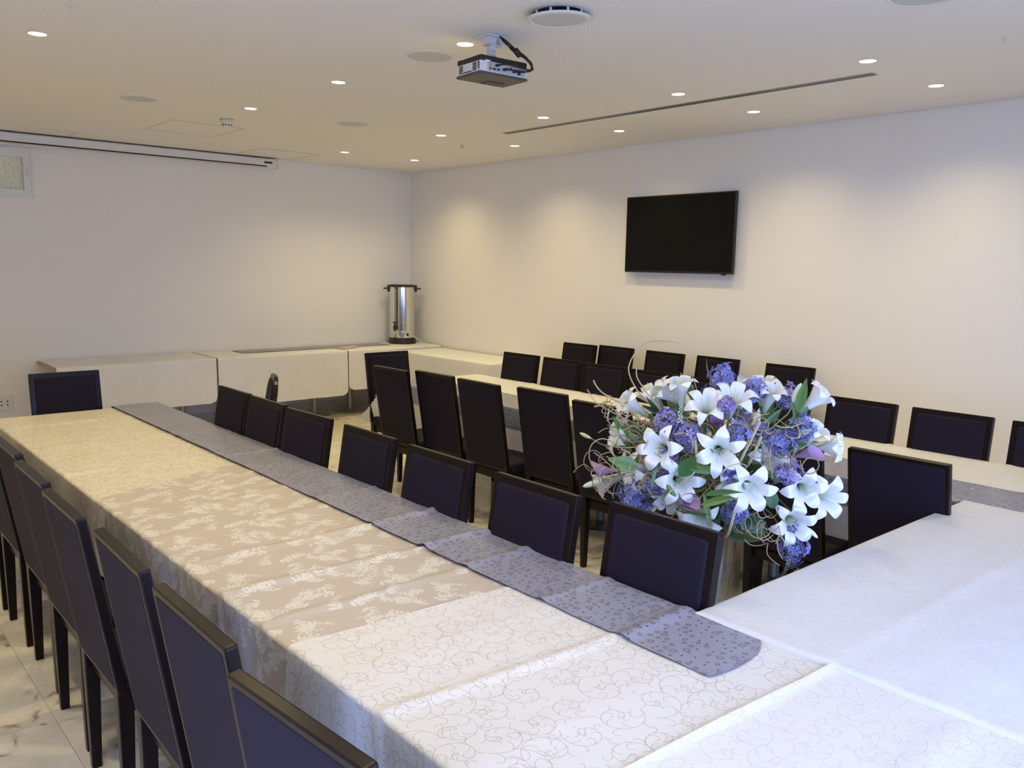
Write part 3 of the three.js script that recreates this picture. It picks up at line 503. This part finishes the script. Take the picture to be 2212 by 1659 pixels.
// ---------------------------------------------------------------- vase and flowers
const FX = -3.5, FZ = 7.15, FT = -0.958;
{
  const t = thing('glass_vase', 'tall clear glass vase on the floor holding the lily arrangement', 'vase', [FX, 0, FZ]);
  const glass = new THREE.MeshPhysicalMaterial({ color: new THREE.Color().setRGB(0.95, 0.98, 0.98), transmission: 1, roughness: 0.02, ior: 1.48, thickness: 0.006 });
  mesh('body', lathe([[0.001, 0.002], [0.085, 0.002], [0.09, 0.01], [0.075, 0.2], [0.085, 0.5], [0.115, 0.80], [0.111, 0.80], [0.081, 0.5], [0.071, 0.2], [0.084, 0.022], [0.001, 0.020]], 48), glass, t);
}
const arr = thing('flower_arrangement', 'large bouquet of white lilies, blue flowers and curly twigs in the glass vase', 'flowers', [FX, 0, FZ], FT);
const CY = 1.075;
const petalMat = new THREE.MeshPhysicalMaterial({ vertexColors: true, color: 0xffffff, roughness: 0.55, transmission: 0.25, thickness: 0, side: THREE.DoubleSide });
const leafMat = new THREE.MeshPhysicalMaterial({ vertexColors: true, roughness: 0.4, transmission: 0.2, thickness: 0, side: THREE.DoubleSide });
const blueMat = new THREE.MeshStandardMaterial({ vertexColors: true, roughness: 0.7, side: THREE.DoubleSide });
const twigMats = [std(0.36, 0.28, 0.15, 0.7), std(0.42, 0.35, 0.21, 0.7), std(0.27, 0.20, 0.11, 0.7)];
const stemMat = std(0.10, 0.20, 0.06, 0.5), budMat = std(0.48, 0.55, 0.22, 0.5), budPale = std(0.66, 0.72, 0.52, 0.5), mauve = std(0.36, 0.20, 0.34, 0.6), stickMat = std(0.42, 0.37, 0.25, 0.8);
function surf(nu, nv, f, col) {      // grid surface; f(u, v) -> Vector3, col(u, v) -> [r, g, b] linear
  const pos = [], c = [], uv = [], idx = [];
  for (let j = 0; j <= nv; j++) for (let i = 0; i <= nu; i++) { const p = f(i / nu * 2 - 1, j / nv), q = col(i / nu * 2 - 1, j / nv); pos.push(p.x, p.y, p.z); c.push(...q); uv.push(i / nu, j / nv); }
  for (let j = 0; j < nv; j++) for (let i = 0; i < nu; i++) { const a = j * (nu + 1) + i; idx.push(a, a + 1, a + nu + 1, a + 1, a + nu + 2, a + nu + 1); }
  const g = new THREE.BufferGeometry(); g.setAttribute('position', new THREE.Float32BufferAttribute(pos, 3)); g.setAttribute('color', new THREE.Float32BufferAttribute(c, 3)); g.setAttribute('uv', new THREE.Float32BufferAttribute(uv, 2)); g.setIndex(idx); g.computeVertexNormals(); return g;
}
// lily: trumpet of six petals, mouth at y = 0, looking along +y; open = how far the petals flare
const sm = (a, b, x) => { const t = Math.min(1, Math.max(0, (x - a) / (b - a))); return t * t * (3 - 2 * t); };
function petalGeo(open, inner) {
  return surf(6, 14, (s, t) => {
    const tube_ = Math.min(t, 0.55) / 0.55, fl = Math.max(0, (t - 0.38) / 0.62);
    let r = 0.006 + 0.020 * Math.pow(tube_, 1.4) + open * 0.066 * Math.pow(fl, 1.15), y = -0.115 + 0.115 * sm(0, 0.75, t) + 0.02 * fl - open * 0.046 * Math.pow(fl, 2.6);
    const w = (t < 0.5 ? 0.006 + 0.016 * (t / 0.5) : 0.0225 * Math.pow(Math.max(0, Math.cos((t - 0.62) / 0.38 * 1.5708 * (t > 0.62 ? 1 : 0.2))), 0.75)) * (inner ? 1.1 : 0.85);
    const bend = t < 0.38 ? 1 : 1 - 0.85 * fl, ang = s * w / Math.max(r, 0.012);
    const a2 = Math.max(-1.2, Math.min(1.2, ang)) * bend, xr = Math.cos(a2) * r, xs = Math.sin(a2) * r + s * w * (1 - bend);
    return V(xr - (inner ? 0.0015 : 0) - 0.004 * (1 - s * s) * fl, y + 0.003 * Math.cos(s * 3.14) * fl, xs);
  }, (s, t) => { const g = 1 - sm(0.05, 0.45, t), rib = (1 - sm(0, 0.35, Math.abs(s))) * (1 - sm(0.5, 0.9, t)) * 0.25; const k = Math.min(1, g + rib); return [0.86 - 0.34 * k, 0.86 - 0.10 * k, 0.84 - 0.38 * k]; });
}
const petals = { open: [petalGeo(1, false), petalGeo(0.92, true)], half: [petalGeo(0.62, false), petalGeo(0.55, true)] };
const stamenGeo = mergeGeometries([0, 1, 2, 3, 4].map((k) => tube([V(0, -0.09, 0), V(Math.cos(k * 1.257) * 0.008, -0.03, Math.sin(k * 1.257) * 0.008), V(Math.cos(k * 1.257) * 0.018, 0.014, Math.sin(k * 1.257) * 0.018)], 0.0012, 6, 4)));
const calyxGeo = lathe([[0.0035, -0.17], [0.004, -0.14], [0.0075, -0.118], [0.0085, -0.105], [0.006, -0.1]], 10);
const orient = (o, d) => o.quaternion.setFromUnitVectors(V(0, 1, 0), d.clone().normalize());
function lily(u, v, w, d, kind = 'open', s = 1) {
  const l = new THREE.Group(); l.name = 'lily'; arr.add(l); l.position.set(u, CY + v, w); const dir = V(...d); orient(l, dir); l.rotateY(rr(0, 1)); l.scale.setScalar(s);
  for (let k = 0; k < 6; k++) { const p = mesh('petal', petals[kind][k % 2], petalMat, l); p.rotation.y = k * Math.PI / 3; p.rotation.z = rr(-0.03, 0.03); }
  mesh('stamens', stamenGeo, budPale, l); mesh('calyx', calyxGeo, stemMat, l);
  // stem down into the vase
  const b = V(u, CY + v, w).addScaledVector(dir.normalize(), -0.155 * s), q = V(rr(-0.05, 0.05), 0.78, rr(-0.05, 0.05));
  mesh('stem', tube([b, b.clone().addScaledVector(dir, -0.05), b.clone().lerp(q, 0.6).add(V(0, 0.03, 0)), q, V(q.x * 0.8, 0.45, q.z * 0.8)], 0.0035, 18, 5), stemMat, arr);
}
// positions measured in the bouquet's own frame: u to its right, v up, w toward its front
const PX = 0.001745, at = (x, y) => [(x - 1540) * PX, (965 - y) * PX];
const L = [
  [1437, 934, 0.36, [-0.35, 0.15, 1]], [1554, 928, 0.40, [0.05, 0.05, 1]], [1486, 996, 0.36, [0.25, 0.1, 1]], [1616, 996, 0.40, [0.25, 0.0, 1]], [1523, 1080, 0.33, [-0.1, -0.25, 1]],
  [1716, 1002, 0.30, [0.15, 0.05, 1]], [1765, 1020, 0.26, [0.5, 0.1, 1]], [1703, 1072, 0.30, [0.3, -0.05, 1]],
  [1470, 815, 0.16, [-0.1, 1, 0.25], 'half'], [1525, 845, 0.28, [0.0, 0.75, 0.8]], [1578, 832, 0.20, [0.1, 0.8, 0.55]], [1652, 826, 0.10, [0.2, 0.9, 0.35], 'half'], [1630, 815, 0.02, [-0.1, 0.9, 0.2]],
  [1752, 828, 0.10, [0.75, 0.75, 0.15], 'half'], [1742, 898, 0.12, [0.55, 0.85, 0.3], 'half'], [1788, 938, 0.10, [0.95, 0.05, 0.35], 'half'], [1360, 862, 0.16, [-0.8, 0.55, 0.4], 'half'], [1425, 838, 0.10, [-0.75, 0.5, 0.3], 'half'],
  [1398, 842, 0.06, [-0.5, 0.8, 0.1]], [1336, 936, 0.12, [-1, 0.25, 0.35]], [1376, 1000, 0.24, [-0.9, -0.1, 0.6]], [1308, 1050, 0.14, [-0.9, -0.45, 0.3], 'half'], [1655, 948, 0.26, [0.55, 0.35, 0.8]], [1462, 1052, 0.26, [-0.1, -0.5, 0.9]],
  [1583, 1002, 0.34, [0.1, -0.3, 1], 'half'], [1600, 860, -0.25, [0.1, 0.4, -1]], [1480, 900, -0.32, [-0.3, 0.2, -1]], [1640, 940, -0.34, [0.3, 0.1, -1]], [1540, 1000, -0.36, [0.05, -0.2, -1]], [1420, 980, -0.28, [-0.6, -0.1, -0.8]], [1700, 1010, -0.26, [0.7, -0.1, -0.7]],
];
for (const [x, y, w, d, kind] of L) { const [u, v] = at(x, y); lily(u, v, w, d, kind || 'open', rr(0.92, 1.06)); }
// blue flower heads made of many little florets
function floretGeo() {
  const p = []; for (let k = 0; k < 5; k++) { const a = k * 1.257, g = new THREE.BufferGeometry(), c = Math.cos(a), s = Math.sin(a), P = (r, o, y) => [c * r - s * o, y, s * r + c * o]; g.setAttribute('position', new THREE.Float32BufferAttribute([...P(0.001, 0, 0), ...P(0.010, -0.0062, 0.004), ...P(0.020, 0, 0.001), ...P(0.001, 0, 0), ...P(0.020, 0, 0.001), ...P(0.010, 0.0062, 0.004)], 3)); p.push(g); }
  return mergeGeometries(p);
}
const fg = floretGeo();
function blueHead(u, v, w, rx, ry, rz, n, hue) {
  const gs = []; for (let i = 0; i < n; i++) {
    const z = 1 - 2 * (i + 0.5) / n, th = i * 2.39996, q = Math.sqrt(1 - z * z), d = V(q * Math.cos(th), z, q * Math.sin(th)), g = fg.clone(), m = new THREE.Matrix4().compose(V(d.x * rx * rr(0.45, 1.15), d.y * ry * rr(0.45, 1.15), d.z * rz * rr(0.45, 1.15)), new THREE.Quaternion().setFromUnitVectors(V(0, 1, 0), d.clone().add(V(rr(-0.5, 0.5), rr(-0.5, 0.5), rr(-0.5, 0.5))).normalize()), V(1, 1, 1).multiplyScalar(rr(0.75, 1.15)));
    g.applyMatrix4(m); const k = rr(0.6, 1.25), c = []; const e = hue + rr(-0.12, 0.12); for (let j = 0; j < g.attributes.position.count; j++) c.push((0.20 + 0.10 * e) * k, (0.21 + 0.02 * e) * k, (0.46 - 0.02 * e) * k); g.setAttribute('color', new THREE.Float32BufferAttribute(c, 3)); gs.push(g);
  }
  const g = mergeGeometries(gs); g.computeVertexNormals(); const h = mesh('blue_flower_head', g, blueMat, arr); h.position.set(u, CY + v, w);
  const q = V(rr(-0.05, 0.05), 0.76, rr(-0.05, 0.05)); mesh('stem', tube([V(u, CY + v, w), V(u * 0.6, CY + v * 0.5 - 0.03, w * 0.6), q], 0.003, 12, 5), stemMat, arr);
}
for (const [x, y, w, r, hue] of [[1453, 890, 0.26, 0.05, 0.5], [1491, 912, 0.30, 0.055, 0.3], [1553, 803, 0.12, 0.05, 0.1], [1612, 832, 0.12, 0.05, 0.1], [1668, 915, 0.28, 0.055, 0.0], [1684, 975, 0.28, 0.05, 0.6], [1386, 1046, 0.24, 0.058, 0.1], [1588, 1052, 0.32, 0.05, 0.0], [1584, 898, 0.32, 0.05, 0.0], [1453, 965, 0.28, 0.05, 0.4], [1436, 1012, 0.28, 0.045, 0.2], [1712, 897, 0.16, 0.05, 0.1], [1684, 846, 0.04, 0.05, 0.8], [1412, 1080, 0.20, 0.05, 0.4], [1633, 905, 0.22, 0.045, 0.1], [1575, 968, 0.34, 0.04, 0.0], [1564, 845, 0.30, 0.028, 0.9], [1500, 960, -0.3, 0.06, 0.3], [1600, 920, -0.3, 0.06, 0.2], [1540, 870, -0.2, 0.06, 0.2]]) { const [u, v] = at(x, y); blueHead(u, v, w, r * 0.9, r * 0.85, r * 0.9, Math.round(40 * r / 0.05), hue); }
{ const [u, v] = at(1704, 1120); blueHead(u, v, 0.26, 0.045, 0.075, 0.045, 60, 0.0); }
// white-green flower spikes
for (const [x, y, w, d] of [[1715, 1165, 0.27, [0.1, -1, 0.1]], [1700, 1130, 0.29, [-0.3, -1, 0.2]], [1478, 882, 0.34, [0, 1, 0.1]], [1364, 1080, 0.24, [-0.1, -1, 0.2]], [1708, 900, 0.22, [0.3, 0.3, 0.8]], [1460, 845, 0.2, [0, 1, 0]]]) {
  const [u, v] = at(x, y), dd = V(...d).normalize(), gs = []; for (let i = 0; i < 26; i++) { const k = i / 26; gs.push(new THREE.IcosahedronGeometry(0.0042 * (1.1 - 0.6 * k), 0).translate(Math.cos(i * 2.4) * 0.007 * (1 - 0.5 * k), k * 0.075, Math.sin(i * 2.4) * 0.007 * (1 - 0.5 * k))); }
  const m = mesh('flower_spike', gs, std(0.36, 0.46, 0.34, 0.7), arr); m.position.set(u, CY + v, w); orient(m, dd);
}
// leaves
function leafGeo(len, wid, curl, tone) { return surf(4, 10, (s, t) => { const w = wid * Math.sin(Math.PI * Math.pow(t, 0.75)) ; return V(s * w, t * len, curl * t * t * len + 0.18 * Math.abs(s) * w); }, (s, t) => { const k = 1 - 0.18 * (Math.abs(s) < 0.2 ? 1 : 0); return [tone[0] * k, tone[1] * k, tone[2] * k]; }); }
const greens = [[0.07, 0.18, 0.045], [0.05, 0.13, 0.05], [0.14, 0.26, 0.07], [0.04, 0.10, 0.05]];
const leafGs = greens.flatMap((t) => [leafGeo(0.13, 0.018, 0.2, t), leafGeo(0.11, 0.026, -0.25, t), leafGeo(0.16, 0.016, 0.35, t)]);
function leaf(u, v, w, d, gi, s = 1) { const m = mesh('leaf', leafGs[gi % leafGs.length], leafMat, arr); m.position.set(u, CY + v, w); orient(m, V(...d)); m.rotateY(rr(0, 6.28)); m.scale.setScalar(s); }
for (const [x, y, w, d, g] of [[1432, 1010, 0.40, [0, 1, 0.2], 6], [1523, 1035, 0.38, [1, 0.55, 0.2], 6], [1530, 1015, 0.38, [1, 0.5, 0.25], 8], [1480, 985, 0.36, [0.6, 0.8, 0.3], 1], [1545, 1075, 0.36, [-0.1, 1, 0.2], 6], [1480, 1040, 0.34, [0.7, -0.3, 0.4], 1], [1660, 1040, 0.32, [-0.2, 1, 0.3], 4], [1690, 890, 0.2, [0.1, 1, 0.1], 1], [1700, 868, 0.14, [0.25, 1, 0.1], 6], [1375, 935, 0.22, [-0.5, 0.8, 0.2], 6], [1400, 980, 0.30, [-0.8, 0.25, 0.3], 7], [1500, 965, 0.38, [0.9, 0.1, 0.3], 0], [1540, 830, 0.10, [-0.5, 0.8, 0], 1], [1670, 935, 0.24, [0.7, 0.4, 0.2], 4], [1580, 1095, 0.30, [0.8, 0.1, 0.5], 3]]) { const [u, v] = at(x, y); leaf(u, v, w, d, g, rr(0.8, 1.1)); }
for (let i = 0; i < 70; i++) { const th = rr(0, 6.28), el = rr(-0.55, 0.9), q = Math.sqrt(1 - el * el), d = V(q * Math.cos(th), el, q * Math.sin(th)), k = rr(0.45, 0.8); leaf(d.x * 0.40 * k, d.y * 0.22 * k, d.z * 0.34 * k, [d.x + rr(-0.5, 0.5), d.y + rr(-0.4, 0.5), d.z + rr(-0.5, 0.5)], Math.floor(rr(0, 12)), rr(0.7, 1.1)); }
// broad folded leaf low on the right
{ const [u, v] = at(1612, 1092); const m = mesh('broad_leaf', surf(8, 10, (s, t) => { const k = Math.pow(1 - Math.pow(Math.abs(2 * t - 1), 3), 0.5); return V((t - 0.5) * 0.15, 0.05 * k * Math.sin(s * 1.4), 0.05 * k * Math.cos(s * 1.4)); }, () => [0.025, 0.10, 0.05]), leafMat, arr); m.position.set(u, CY + v, 0.26); m.rotation.z = 0.08; }
// buds
function bud(x, y, w, d, mat, s = 1) { const [u, v] = at(x, y), m = mesh('bud', lathe([[0.001, -0.01], [0.006, 0], [0.011, 0.02], [0.012, 0.045], [0.008, 0.065], [0.001, 0.075]], 12).scale(s, s, s), mat, arr), dd = V(...d).normalize(); m.position.set(u, CY + v, w); orient(m, dd); const p = V(u, CY + v, w); mesh('stem', tube([p, p.clone().addScaledVector(dd, -0.06), V(u * 0.5, CY + v * 0.4, w * 0.5)], 0.0026, 12, 5), stemMat, arr); }
bud(1288, 950, 0.12, [-1, 0.45, 0.1], budMat, 0.6); bud(1318, 1030, 0.2, [-1, -0.35, 0.3], budPale, 0.9); bud(1368, 935, 0.22, [-0.6, 1, 0.2], budPale, 0.85); bud(1452, 1090, 0.30, [-0.8, -0.6, 0.5], budPale, 0.9); bud(1478, 1030, 0.36, [-0.6, 0.9, 0.2], stemMat, 0.85); bud(1692, 848, 0.12, [0.35, 1, 0.1], budPale, 0.95); bud(1728, 1082, 0.26, [0.8, -0.7, 0.3], budPale, 0.6);
// mauve callas
for (const [x, y, w, d] of [[1325, 1008, 0.18, [-1, 0.05, 0.2]], [1440, 1115, 0.26, [-0.3, -0.7, 0.6]], [1550, 885, 0.26, [0, 0.6, 0.7]], [1720, 945, 0.2, [0.8, 0.3, 0.4]], [1500, 1035, 0.34, [0.3, 0.2, 1]]]) { const [u, v] = at(x, y), m = mesh('mauve_flower', surf(14, 8, (s, t) => { const a = s * 3.3, r = 0.004 + 0.026 * Math.pow(t, 1.5); return V(Math.cos(a) * r, t * 0.085 + 0.018 * t * Math.cos(a), Math.sin(a) * r); }, () => [0.4, 0.24, 0.4]), new THREE.MeshStandardMaterial({ vertexColors: true, roughness: 0.6, side: THREE.DoubleSide }), arr), dd = V(...d).normalize(); m.position.set(u, CY + v, w).addScaledVector(dd, -0.05); orient(m, dd); }
// thick pale sticks
for (const [x0, y0, x1, y1, w] of [[1590, 960, 1625, 870, 0.32], [1612, 955, 1630, 900, 0.30], [1515, 955, 1508, 908, 0.36], [1420, 1085, 1440, 1055, 0.3], [1580, 1085, 1588, 1040, 0.36]]) { const [a, b] = at(x0, y0), [c, d] = at(x1, y1); mesh('dry_stick', tube([V(a * 0.8, CY + b - 0.06, w - 0.12), V(a, CY + b, w), V(c, CY + d, w + 0.02)], 0.0055, 12, 6), stickMat, arr); }
// curly twigs
function twig(p0, dir, len, turns, rad, r, mi) {
  const d = V(...dir).normalize(), s1 = V(rr(-1, 1), rr(-1, 1), rr(-1, 1)).cross(d).normalize(), s2 = d.clone().cross(s1), pts = [], ph = rr(0, 6.28), N = Math.ceil(turns * 7) + 4;
  for (let i = 0; i <= N; i++) { const t = i / N, a = ph + t * turns * 6.28 + 0.6 * Math.sin(t * 9 + ph), q = rad * (0.25 + 0.75 * t) * (0.7 + 0.5 * Math.sin(t * 5 + ph * 2)); pts.push(p0.clone().addScaledVector(d, len * t).addScaledVector(s1, Math.cos(a) * q).addScaledVector(s2, Math.sin(a) * q).add(V(0, -0.06 * t * t * len, 0))); }
  mesh('curly_twig', tube(pts, r, N * 3, 4), twigMats[mi % 3], arr);
}
for (let i = 0; i < 80; i++) { const th = rr(1.9, 4.4), el = rr(-0.3, 0.7); twig(V(rr(-0.16, 0.05), CY + rr(-0.12, 0.06), rr(0.0, 0.22)), [Math.cos(th) * 0.9, el, rr(0.1, 0.9)], rr(0.16, 0.30), rr(1, 2.6), rr(0.018, 0.045), rr(0.0014, 0.0024), i); }
for (let i = 0; i < 40; i++) { const th = rr(0, 6.28), el = rr(-0.5, 0.8); twig(V(rr(-0.1, 0.15), CY + rr(-0.12, 0.1), rr(0.05, 0.25)), [Math.cos(th), el, rr(0.2, 1)], rr(0.14, 0.30), rr(0.8, 2.4), rr(0.015, 0.04), rr(0.0014, 0.0024), i); }
for (let i = 0; i < 10; i++) { const th = rr(-0.4, 1.0); twig(V(0.08 + rr(-0.03, 0.08), CY - 0.18 + rr(-0.04, 0.06), 0.28), [Math.cos(th) * 0.8, rr(-0.5, 0.3), 0.6], rr(0.10, 0.2), rr(1.5, 2.6), rr(0.03, 0.05), 0.0018, i); }
for (let i = 0; i < 60; i++) twig(V(rr(-0.40, -0.10), CY + rr(-0.14, 0.17), rr(0.12, 0.30)), [rr(-0.6, 0.8), rr(-0.6, 0.9), rr(0, 0.7)], rr(0.05, 0.12), rr(0.8, 2.0), rr(0.02, 0.045), rr(0.0013, 0.0021), i);
for (let i = 0; i < 26; i++) twig(V(rr(0.04, 0.30), CY + rr(0.0, 0.20), rr(0.22, 0.34)), [rr(-1, 1), rr(-0.8, 0.8), rr(0, 0.7)], rr(0.06, 0.12), rr(0.8, 1.8), rr(0.02, 0.045), rr(0.0016, 0.0024), i + 1);
for (const [pts, r] of [[[[1430, 880, 0.15], [1385, 845, 0.12], [1362, 800, 0.10], [1375, 765, 0.10], [1400, 742, 0.1], [1435, 737, 0.12], [1465, 738, 0.12]], 0.0026], [[[1440, 880, 0.2], [1395, 830, 0.16], [1382, 812, 0.14], [1380, 794, 0.14]], 0.0024], [[[1400, 900, 0.2], [1345, 862, 0.18], [1310, 845, 0.16], [1296, 828, 0.16], [1294, 822, 0.16]], 0.0028], [[[1400, 910, 0.2], [1325, 880, 0.18], [1300, 868, 0.16], [1290, 855, 0.16], [1281, 842, 0.16]], 0.002], [[[1380, 970, 0.2], [1320, 940, 0.2], [1297, 955, 0.2], [1293, 980, 0.2], [1300, 1000, 0.2]], 0.0022], [[[1390, 1010, 0.2], [1345, 1000, 0.2], [1325, 985, 0.2], [1302, 970, 0.2]], 0.0022]])
  mesh('curly_twig', tube(pts.map(([x, y, w]) => { const [u, v] = at(x, y); return V(u, CY + v, w); }), r, 40, 5), twigMats[1], arr);

renderer.render(scene, camera);
